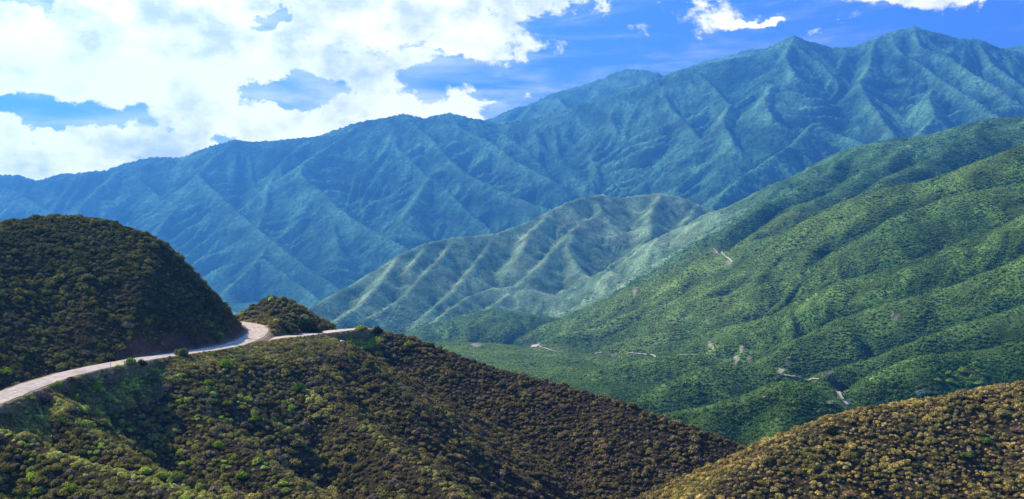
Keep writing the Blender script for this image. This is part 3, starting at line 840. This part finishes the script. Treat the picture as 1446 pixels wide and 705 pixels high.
# low scrub on the verges, small enough to leave the road in view
ue, De = poisson_like(near, -60, 560, 150, 352, lambda d: 0.62)
Xe = (ue - CX) / F * De; e1, _, es = path_field(ROAD, Xe, De); e2, _, es2 = path_field(TURNOUT, Xe, De)
ke = ((es < 0) & (e1 > ROAD_W + 0.5) & (e1 < ROAD_W + 6.5) & (De < 304) & (e2 > TURN_W + 0.5)) | ((es2 < 0) & (e2 > TURN_W + 0.3) & (e2 < TURN_W + 6) & (e1 > ROAD_W + 0.5))
ke &= rng.random(len(ue)) < 0.95
verge = np.concatenate([np.zeros(len(u), bool), np.ones(ke.sum(), bool)])
ze = near.sample(ue, De)
u, D, z, X, Y, d1, v, s1, d2, s2 = [np.concatenate([a, b[ke]]) for a, b in zip((u, D, z, X, Y, d1, v, s1, d2, s2), (ue, De, ze, Xe, De, e1, CY - F * ze / De, es, e2, es2))]
n1 = fbm(X / 14, Y / 14, 51, 4); n2 = fbm(X / 5, Y / 5, 57, 3); rr = rng.random(len(u))
brown = np.array((0.118, 0.095, 0.038)); olive = np.array((0.135, 0.118, 0.036)); dark = np.array((0.055, 0.060, 0.026)); lime = np.array((0.22, 0.30, 0.035))
purple = np.array((0.092, 0.070, 0.060)); grey = np.array((0.13, 0.13, 0.085)); gold = np.array((0.265, 0.20, 0.058)); pink = np.array((0.22, 0.145, 0.090))
right_hill = (u > 900) & (D < 290) & (u - 900 > (D - 205) * 3.0 - 60)
left_hill = (u < 350) & (s1 > 0) & (D > 170)
w_ = np.zeros((len(u), 3)) + olive
def blend(c, f):
    global w_
    w_ = w_ * (1 - f[:, None]) + c * f[:, None]
blend(dark, np.clip(0.45 + n1 * 0.8, 0, 1) * 0.8)
blend(brown, np.clip((u - 430) / 300, 0, 1) * np.clip(0.75 + n2 * 0.5, 0, 1) * (~right_hill))
blend(purple, ((rr < 0.15) & ~right_hill & ~left_hill) * 0.8)
blend(purple, ((rr > 0.93) & left_hill) * 0.6)
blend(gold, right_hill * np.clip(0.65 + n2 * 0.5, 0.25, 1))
blend(brown, (right_hill & (rr < 0.35)) * 0.8)
blend(pink, (right_hill & (rr > 0.94)) * 0.7)
blend(olive, (right_hill & (n1 > 0.30)) * 0.7)
blend(pink * 0.8, ((rr > 0.93) & (u > 560) & ~right_hill) * 0.6)
# greener strips along the road edge and in the bowl below it
blend(np.array((0.20, 0.20, 0.045)), ((s1 < 0) & (d1 < 9) & (u < 200) & (n2 > -0.1)) * 0.5)
blend(lime, ((u < 420) & (s1 < 0) & (n2 + n1 * 0.5 > 0.50)) * 0.45)
blend(lime, ((d2 < 8) & (u > 470) & (u < 540)) * 0.5)
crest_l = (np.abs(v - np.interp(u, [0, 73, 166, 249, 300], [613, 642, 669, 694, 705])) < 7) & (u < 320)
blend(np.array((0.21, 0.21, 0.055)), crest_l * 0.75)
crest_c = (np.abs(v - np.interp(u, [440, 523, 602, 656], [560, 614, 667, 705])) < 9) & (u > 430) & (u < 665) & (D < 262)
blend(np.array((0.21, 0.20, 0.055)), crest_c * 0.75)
w_ *= 1.9 * (0.6 + 0.8 * rng.random(len(u)))[:, None]
base = 0.50 + 0.50 * rng.random(len(u)) ** 1.6 + (rng.random(len(u)) < 0.09) * 0.55
base *= np.where((d1 < 10) & (s1 < 0) & (Y < 290), 0.75, 1.0) * np.where((d2 < 9) & (s2 < 0), 0.7, 1.0)
base = np.where(verge, (0.36 + 0.24 * rng.random(len(u))) * np.interp(np.minimum(d1 - ROAD_W, d2 - TURN_W + (d2 > 12) * 99), [0.5, 5], [0.85, 1.8]), base) * np.where(crest_l | crest_c, 0.75, 1.0)
w_[verge] *= 1.15
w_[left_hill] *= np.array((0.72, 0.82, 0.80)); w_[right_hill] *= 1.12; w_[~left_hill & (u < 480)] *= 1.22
base *= np.where(right_hill, 0.88, 1.0)
base *= np.where(verge, 1, np.clip(1 + 0.38 * fbm(X / 9, Y / 9, 61, 3), 0.6, 1.5))
sz = np.stack([base * rng.uniform(0.9, 1.15, len(u)), base * rng.uniform(0.9, 1.15, len(u)), base * rng.uniform(0.75, 1.15, len(u))], 1)
co = np.stack([X, Y, z - 0.12], 1)
near_pts = (u, D, v, co, sz, w_, right_hill, left_hill, d1, s1)

# ---- shrubs one can point to: (photo x, photo y, width in photo px, colour, label, height factor)
LIME, YG, OLV, DRK, PUR, BRN, TAN, GRN = (0.24, 0.34, 0.03), (0.27, 0.30, 0.05), (0.13, 0.15, 0.045), (0.04, 0.06, 0.022), (0.19, 0.125, 0.13), (0.15, 0.10, 0.05), (0.42, 0.27, 0.14), (0.10, 0.20, 0.03)
SPECIAL = [
 (81, 552, 16, LIME, 'bright lime shrub just below the road, beside the big purple-grey bush', 1.2),
 (106, 566, 13, LIME, 'narrow upright yellow-green shrub between two darker bushes below the road', 1.7),
 (133, 552, 22, LIME, 'wide feathery lime shrub, largest of the bright ones under the road', 1.1),
 (128, 585, 14, YG, 'small yellow-green shrub lower in the bowl under the wide lime one', 1.0),
 (149, 596, 15, LIME, 'pale lime rounded shrub above a dark hollow in the bowl', 1.2),
 (160, 577, 9, YG, 'thin pale green shrub above the rounded lime one', 1.4),
 (178, 603, 13, LIME, 'flat lime shrub at the lower edge of the bowl', 0.8),
 (184, 519, 17, (0.19, 0.29, 0.04), 'leafy green shrub reaching over the road edge', 1.3),
 (200, 517, 16, DRK, 'dark green shrub on the road edge beside the leafy green one', 1.2),
 (6, 593, 15, GRN, 'vivid green low shrub at the left end of the slope under the road', 0.8),
 (43, 566, 16, YG, 'yellow low shrub in the verge beside the purple-grey bush', 0.7),
 (190, 566, 22, OLV, 'broad pale olive shrub in the middle of the bowl', 1.2),
 (141, 616, 17, LIME, 'lime shrub on the lower lip of the bowl', 1.0),
 (63, 572, 28, PUR, 'large purple-grey leafless-looking bush below the road', 1.0),
 (201, 583, 18, PUR, 'purple-grey bush beside the broad pale olive shrub', 1.0),
 (100, 541, 18, BRN, 'brown dry shrub close under the road bend', 0.8),
 (300, 504, 13, LIME, 'lime shrub against the pale road shoulder, above a cluster of others', 1.1),
 (317, 521, 20, LIME, 'ragged lime shrub cluster on the bank under the road', 1.3),
 (295, 543, 15, LIME, 'rounded lime shrub standing alone in dark brush under the bank', 1.1),
 (257, 503, 20, OLV, 'rounded olive bush poking above the road edge', 1.2),
 (421, 550, 19, GRN, 'bright green dome-shaped shrub on the slope under the small bluff', 1.1),
 (400, 573, 11, LIME, 'small lime tuft behind a round olive shrub', 1.0),
 (389, 580, 12, OLV, 'round pale olive shrub under the green dome-shaped one', 1.0),
 (343, 580, 12, YG, 'yellow-green shrub at the foot of the bare soil strip', 1.0),
 (320, 573, 16, YG, 'wide yellow-green shrub beside the foot of the bare soil strip', 0.9),
 (359, 600, 16, LIME, 'lime shrub in the dark fold above the central spur', 1.0),
 (386, 597, 14, GRN, 'green spiky shrub beside the lime one in the dark fold', 1.1),
 (238, 565, 14, OLV, 'olive-green shrub on the face right of the bowl', 1.0),
 (298, 598, 16, YG, 'yellowish shrub half-way down the slope below the road', 1.0),
 (510, 470, 22, YG, 'yellow-green shrub at the far tip of the dirt turnout', 0.8),
 (533, 472, 16, DRK, 'dark rounded bush on the ridge crest past the turnout', 1.3),
 (491, 488, 14, LIME, 'lime shrub just below the dirt turnout', 1.0),
 (579, 490, 18, YG, 'yellow-green shrub close to the skyline of the brown slope', 0.9),
 (496, 508, 11, GRN, 'small green shrub in the dark brush below the turnout', 1.1),
 (516, 519, 11, GRN, 'green shrub in the dark brush, lower of two', 1.1),
 (533, 504, 13, OLV, 'olive shrub half-way down from the dark crest bush', 1.1),
 (540, 534, 20, OLV, 'wide olive shrub at the top of the brown slope', 0.8),
 (460, 554, 8, LIME, 'slim lime shrub like a small flame beside the central spur', 1.9),
 (480, 520, 18, BRN, 'brown dome-shaped bush on the bank under the turnout', 1.0),
 (483, 536, 18, OLV, 'dark olive bush under the brown dome-shaped one', 1.0),
 (39, 636, 12, YG, 'yellow-green shrub on the crest of the lowest left spur', 0.9),
 (48, 647, 13, YG, 'straw-green shrub just under the crest of the lowest left spur', 0.8),
 (103, 698, 17, LIME, 'lime upright shrub at the bottom edge of the slope', 1.5),
 (129, 702, 15, YG, 'yellow-olive shrub beside the upright lime one at the bottom edge', 0.9),
 (129, 675, 14, PUR, 'purple-brown bush in the green cover of the lowest left spur', 0.9),
 (209, 646, 22, (0.17, 0.21, 0.05), 'large light olive shrub on the second spur', 1.0),
 (89, 597, 17, GRN, 'dark green shrub at the top of the second spur', 0.9),
 (113, 400, 9, YG, 'small yellow-green shrub high on the dome-shaped hill', 1.1),
 (70, 398, 9, OLV, 'small olive shrub high on the dome-shaped hill, on its left shoulder', 1.0),
 (140, 404, 11, OLV, 'olive shrub on the dome-shaped hill right of the yellow-green one', 1.0),
 (9, 532, 20, LIME, 'lime shrub at the foot of the dome-shaped hill, by the road cut', 1.0),
 (32, 505, 12, LIME, 'small lime shrub on the lower face of the dome-shaped hill', 1.0),
 (183, 338, 12, YG, 'sunlit yellow-green shrub on the skyline of the dome-shaped hill', 0.8),
 (266, 390, 6, GRN, 'spiky thin plant standing up from the hill skyline', 2.8),
 (62, 481, 12, YG, 'pale yellow-green shrub half-way up the dome-shaped hill', 0.8),
 (309, 632, 18, LIME, 'lime shrub in the middle of the lower slope', 1.0),
 (359, 590, 14, YG, 'yellow-green shrub above the central fold', 1.1),
 (332, 650, 16, YG, 'straw-green shrub under the lime one of the lower slope', 0.9),
 (342, 678, 22, LIME, 'wide lime shrub low on the slope near the bottom edge', 0.9),
 (266, 658, 14, LIME, 'lime shrub where the second spur runs out', 1.1),
 (1391, 628, 22, GRN, 'green shrub patch in the golden cover of the near hill', 0.7),
 (1364, 647, 20, (0.14, 0.20, 0.04), 'yellow-green shrub below the green patch on the near golden hill', 0.7),
 (1173, 612, 17, DRK, 'dark green ball-shaped bush high on the near golden hill', 1.1),
 (1198, 700, 22, TAN, 'dry tan shrub at the bottom edge of the near golden hill', 0.7),
 (1282, 650, 17, DRK, 'dark bush half-way down the near golden hill', 1.0),
 (1437, 612, 16, (0.35, 0.2, 0.16), 'pinkish dry shrub near the end of the golden hill', 0.8),
 (428, 468, 34, DRK, 'largest dark rounded bush on the front of the small road bluff', 1.15),
 (408, 470, 26, (0.07, 0.085, 0.03), 'dark olive bush beside the largest one on the front of the road bluff', 1.1),
 (444, 470, 22, DRK, 'dark bush at the right foot of the small road bluff', 1.0),
 (396, 462, 12, BRN, 'sunlit brown shrub on the corner of the small road bluff', 1.6),
 (412, 466, 18, OLV, 'olive shrub hanging over the corner of the small road bluff', 1.0),
]


def stem_mesh():
    V, Q = [], []
    r = np.random.default_rng(3)
    for i in range(6):
        a = i * 1.05 + r.random() * 0.5; k = len(V); h = 0.55 + 0.2 * r.random(); lean = 0.38
        for t, rad in ((-0.35, 0.05), (0.5, 0.035), (1.0, 0.018)):
            for j in range(4):
                th = j * math.pi / 2; V.append((math.cos(a) * lean * max(0, t) + rad * math.cos(th), math.sin(a) * lean * max(0, t) + rad * math.sin(th), h * t))
        for i2 in range(2):
            for j in range(4): Q.append((k + i2 * 4 + j, k + i2 * 4 + (j + 1) % 4, k + (i2 + 1) * 4 + (j + 1) % 4, k + (i2 + 1) * 4 + j))
    me = bpy.data.meshes.new('stems'); me.from_pydata(V, [], Q); me.materials.append(M_bark); return me


STEMS = stem_mesh()
FORM = [leaf_blob('foliage', lobes_for(i * 29 + 5, 4 + i % 3), 420, 0.10, 50 + i, M_leaf_o, core=0.74) for i in range(6)]
SPARSE = [leaf_blob('foliage', lobes_for(i * 31 + 9, 6), 420, 0.055, 80 + i, M_leaf_o, core=0.62, spike=0.25, elong=2.4) for i in range(2)]


def place_shrub(name, x, y, zz, s, hf, col, form, label, group=None, i=0, cat='shrub'):
    root = bpy.data.objects.new(name, None); C.objects.link(root)
    root.location = (x, y, zz - 0.1); root.rotation_euler = (0, 0, i * 2.4); root.scale = (s, s, s * hf); root.empty_display_size = 0.2
    f = bpy.data.objects.new('foliage', form); f.parent = root; f.color = (*col, 1); C.objects.link(f)
    t = bpy.data.objects.new('stem', STEMS); t.parent = root; C.objects.link(t)
    root['label'] = label; root['category'] = cat
    if group: root['group'] = group
    return root


taken = []
for i, (px, py, wd, col, lab, hf) in enumerate(SPECIAL):
    D0 = near.hit(px, min(py, 704))
    if D0 is None or D0 > 450: print('no ground for', lab); continue
    if py > 704: D0 -= 1
    zz = float(near.sample(np.array([px], float), np.array([D0]))[0]); x = (px - CX) / F * D0
    s = wd / F * D0 / 2 * 1.08
    place_shrub('shrub', x, D0, zz, s, hf, col, SPARSE[i % 2] if col == PUR else FORM[i % 6], lab, 'shrubs that stand out of the brush', i)
    taken.append((x, D0, s))

taken_a = np.array(taken)
uN, DN, vN, coN, szN, tN, rh, lh, d1N, s1N = near_pts
ok = np.ones(len(uN), bool)
for x, y, s in taken: ok &= (coN[:, 0] - x) ** 2 + (coN[:, 1] - y) ** 2 > (s * 0.75) ** 2
# the largest in the picture become single shrubs, the rest one mass
px_size = szN[:, 0] / DN * F * ok * (uN > 5) * (uN < 1441) * (vN < 700) * visible_mask(near, uN, DN, coN[:, 2], 0.9)
def tone(c):
    r_, g_, b_ = c / c.max()
    lum = c.max()
    if b_ > 0.55: return 'pinkish-grey' if lum > 0.16 else 'purplish-brown'
    if g_ >= 0.97 and r_ < 0.85: return 'fresh green' if lum > 0.2 else 'deep green'
    if g_ > 0.88: return 'light olive' if lum > 0.17 else 'dark olive'
    return 'golden' if lum > 0.24 else 'brown'


def band(v_, a, b): return 0 if v_ < a else (1 if v_ < b else 2)


single = np.zeros(len(uN), bool)
for m, where, cuts, cnt in [
        (rh, ('close under the crest of the sunny near hill', 'half-way down the sunny near hill', 'at the bottom edge of the sunny near hill'), (600, 655), 95),
        (~rh & ~lh & (uN < 430), ('on the bank close under the road', 'in the bowl below the road', 'low on the spurs below the road'), (575, 640), 75),
        (~rh & ~lh & (uN >= 430), ('near the crest of the long brown slope', 'across the middle of the long brown slope', 'low on the long brown slope'), (560, 630), 40),
        (lh, ('near the top of the dome-shaped hill', 'half-way up the dome-shaped hill', 'at the foot of the dome-shaped hill'), (370, 450), 20)]:
    order = np.argsort(-(px_size * m))[:cnt]
    for j in order:
        single[j] = True
        s = float(szN[j, 0]) * 1.05
        big = 'large' if px_size[j] > np.median(px_size[order]) else 'mid-sized'
        bd = where[band(vN[j], *cuts)]; tn = tone(tN[j])
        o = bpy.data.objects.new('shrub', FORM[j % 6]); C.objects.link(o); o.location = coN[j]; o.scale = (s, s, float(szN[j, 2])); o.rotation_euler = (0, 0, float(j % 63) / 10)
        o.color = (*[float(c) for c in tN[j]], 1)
        o['label'] = '%s %s shrub packed among others %s' % (big, tn, bd); o['category'] = 'shrub'
        o['group'] = '%s %s shrubs %s' % (big, tn, bd)
rest = ok & ~single
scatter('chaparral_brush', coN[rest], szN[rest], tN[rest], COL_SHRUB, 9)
print('near shrubs', rest.sum())

# ---- brush and trees over the valley hills
def cellm(d): return np.interp(d, [500, 900, 1500, 2400, 4400], [2.9, 3.1, 3.8, 5.0, 9.0])
u, D = poisson_like(mid, -40, 1490, 560, 2950, cellm)
z = mid.sample(u, D); hor_mid = mid.horizon()
# what the near hills hide
near_top = near.horizon()[-1]
nt = np.interp(u, near.us, near_top)
keep = (rng.random(len(u)) > sstep(2600, 2950, D)) & visible_mask(mid, u, D, z, 14.0, hor_mid) & ((z + 14) / D > nt - 0.004)
X = (u - CX) / F * D; Y = D
gm = ground_mask(X, Y, z, scars); mm_ = ground_mask(X, Y, z, meadows)
keep &= rng.random(len(u)) > gm * 1.1
for pth, w in valley_paths:
    for q in pth[::3]: keep &= (X - q[0]) ** 2 / (w * 1.25) ** 2 + (Y - q[1]) ** 2 / (w * 3.2) ** 2 > 1
q = mid.hit(755, 490); keep &= (((u - 755) / 11) ** 2 + ((D - q) / 60) ** 2) > 1
for q in tr[:] if tr else []: keep &= (X - q[0]) ** 2 + (Y - q[1]) ** 2 > 16 ** 2
u, D, z, X, Y, mm_ = [a[keep] for a in (u, D, z, X, Y, mm_)]
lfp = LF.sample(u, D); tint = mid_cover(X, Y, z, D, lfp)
rr = rng.random(len(u)); nb = fbm(X / 60, Y / 60, 91, 3)
tint = tint * (1.15 + (rng.random(len(u)) - 0.5) * np.interp(D, [900, 3200], [0.6, 0.3]))[:, None]
tint = mixn(tint, (0.17, 0.26, 0.035), (mm_ > 0.4) * 0.8 + ((mm_ <= 0.4) & (nb > 0.55) & (D < 2400)) * 0.35)
tint = mixn(tint, (0.20, 0.17, 0.08), (rr < 0.03) * 0.7)
b = cellm(D) * (0.46 + 0.30 * rng.random(len(u)) + 0.5 * (rng.random(len(u)) < 0.05) + 0.28 * np.clip(-lfp, 0, 1) - 0.14 * np.clip(lfp, 0, 1)) * np.interp(D, [2400, 3200], [1, 0.8]) * np.clip(1 + 0.55 * fbm(X / 38, Y / 38, 95, 3), 0.5, 1.7)
sz = np.stack([b * rng.uniform(0.9, 1.2, len(u)), b * rng.uniform(0.9, 1.2, len(u)), b * rng.uniform(0.6, 1.0, len(u)) * np.interp(D, [800, 1800, 3000], [1, 0.62, 0.5])], 1)
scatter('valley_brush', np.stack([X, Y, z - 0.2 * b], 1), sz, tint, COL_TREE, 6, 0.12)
print('valley brush', len(u))

# ------------------------------------------------------------------ trees one can point to in the valley
def trunk_mesh():
    V, Q = [], []
    def limb(p, q, r0, r1):
        p = np.array(p, float); q = np.array(q, float); d = (q - p) / np.linalg.norm(q - p); a = np.cross(d, (0.3, 1, 0.2)); a /= np.linalg.norm(a); b = np.cross(d, a); k = len(V)
        for c, r_ in ((p, r0), (q, r1)):
            for j in range(6): th = j * math.pi / 3; V.append(tuple(c + (a * math.cos(th) + b * math.sin(th)) * r_))
        for j in range(6): Q.append((k + j, k + (j + 1) % 6, k + 6 + (j + 1) % 6, k + 6 + j))
    limb((0, 0, -0.2), (0.03, 0.02, 0.55), 0.075, 0.055)
    for e in ((0.45, 0.1, 1.0), (-0.35, 0.3, 1.1), (-0.1, -0.4, 1.05), (0.1, 0.1, 1.3)): limb((0.03, 0.02, 0.5), e, 0.045, 0.015)
    me = bpy.data.meshes.new('trunk'); me.from_pydata(V, [], Q); me.materials.append(M_bark); return me


TRUNK = trunk_mesh()
CROWN = [leaf_blob('crown', [(a, b_, c + 0.75, d) for a, b_, c, d in lobes_for(200 + i * 7, 6)], 420, 0.10, 90 + i, M_leaf_o, core=0.7) for i in range(4)]
TREES = [(1171, 546, 24, (0.20, 0.24, 0.15), 'pale grey-green spreading tree beside the valley road', 0.9),
         (1174, 577, 20, (0.22, 0.32, 0.14), 'pale green rounded tree behind the near golden hill, by the valley road', 0.55),
         (1304, 566, 24, (0.13, 0.20, 0.17), 'blue-grey rounded tree above the skyline of the golden hill', 0.7),
         (1358, 530, 14, LIME, 'bright green tree, widest of a cluster on the valley hill', 0.9),
         (1339, 533, 11, LIME, 'bright green tree left of the widest one in the cluster', 0.9),
         (1324, 546, 12, LIME, 'bright green round tree, lowest at the left of the cluster', 0.8),
         (1341, 546, 12, LIME, 'bright green round tree beside the lowest left one of the cluster', 0.8),
         (1372, 545, 10, LIME, 'slender bright green tree close above the golden hill', 1.4),
         (1381, 552, 14, (0.2, 0.36, 0.05), 'bright green tree touching the skyline of the golden hill', 0.8),
         (1378, 520, 10, LIME, 'bright green tree, highest of the cluster', 1.0),
         (1382, 533, 11, (0.18, 0.28, 0.04), 'green tree under the highest one of the cluster', 1.0)]
for i, (px, py, wd, col, lab, hf) in enumerate(TREES):
    D0 = mid.hit(px, py)
    if D0 is None: continue
    zz = float(mid.sample(np.array([px], float), np.array([D0]))[0]); s = wd / F * D0 / 2
    root = bpy.data.objects.new('tree', None); C.objects.link(root); root.location = ((px - CX) / F * D0, D0, zz); root.scale = (s, s, s * hf); root.rotation_euler = (0, 0, i * 1.7)
    f = bpy.data.objects.new('crown', CROWN[i % 4]); f.parent = root; f.color = (*col, 1); C.objects.link(f)
    t = bpy.data.objects.new('trunk', TRUNK); t.parent = root; C.objects.link(t)
    root['label'] = lab; root['category'] = 'tree'; root['group'] = 'trees that stand out in the valley'

# ------------------------------------------------------------------ small things at the road
def rock_mesh(seed):
    r = np.random.default_rng(seed); V, Q = [], []; rings, seg = 6, 10
    for i in range(rings + 1):
        ph = -math.pi / 2 + math.pi * i / rings
        for j in range(seg):
            th = 2 * math.pi * j / seg; rr_ = 1 + r.uniform(-0.18, 0.18)
            V.append((rr_ * math.cos(ph) * math.cos(th), rr_ * 0.7 * math.cos(ph) * math.sin(th), rr_ * 0.6 * math.sin(ph)))
    for i in range(rings):
        for j in range(seg): Q.append((i * seg + j, i * seg + (j + 1) % seg, (i + 1) * seg + (j + 1) % seg, (i + 1) * seg + j))
    me = bpy.data.meshes.new('boulder'); me.from_pydata(V, [], Q); return me


def on_near(px, py):
    D0 = near.hit(px, py); return ((px - CX) / F * D0, D0, float(near.sample(np.array([px], float), np.array([D0]))[0]))


bm_ = rock_mesh(2); bm_.materials.append(M_white)
o = bpy.data.objects.new('boulder', bm_); C.objects.link(o); o.location = on_near(484, 486); o.location.z += 0.7; o.scale = (0.75, 0.6, 0.55); o.rotation_euler = (0.2, 0.35, 0.3)
o['label'] = 'small white boulder in the brush just under the dirt turnout'; o['category'] = 'boulder'
# slim marker post at the road edge
V = []; Q = []
for zz in (-0.3, 1.1):
    for a, b_ in ((-1, -1), (1, -1), (1, 1), (-1, 1)): V.append((a * 0.06, b_ * 0.03, zz))
Q = [(0, 1, 5, 4), (1, 2, 6, 5), (2, 3, 7, 6), (3, 0, 4, 7), (4, 5, 6, 7)]
me = bpy.data.meshes.new('marker_post'); me.from_pydata(V, [], Q); me.materials.append(M_white)
o = bpy.data.objects.new('marker_post', me); C.objects.link(o); o.location = on_near(156, 522)
o['label'] = 'slim pale marker post on the outer road edge'; o['category'] = 'post'

# ------------------------------------------------------------------ haze: one closed box of even air round everything
def haze_box():
    x0, x1, y0, y1, z0, z1 = -12000, 12000, -1200, 10600, -340, float(far.Z.max()) + 40
    V = [(x0, y0, z0), (x1, y0, z0), (x1, y1, z0), (x0, y1, z0), (x0, y0, z1), (x1, y0, z1), (x1, y1, z1), (x0, y1, z1)]
    Q = [(0, 3, 2, 1), (4, 5, 6, 7), (0, 1, 5, 4), (1, 2, 6, 5), (2, 3, 7, 6), (3, 0, 4, 7)]
    me = bpy.data.meshes.new('haze'); me.from_pydata(V, [], Q)
    m, k, out = new_mat('haze_air')
    pv = k.node('ShaderNodeVolumePrincipled'); pv.inputs['Color'].default_value = (*HAZE_COLOR, 1); pv.inputs['Density'].default_value = HAZE_DENSITY
    pv.inputs['Anisotropy'].default_value = 0.45
    k.l.new(pv.outputs[0], out.inputs['Volume']); me.materials.append(m)
    o = bpy.data.objects.new('haze', me); C.objects.link(o); o['kind'] = 'stuff'
haze_box()
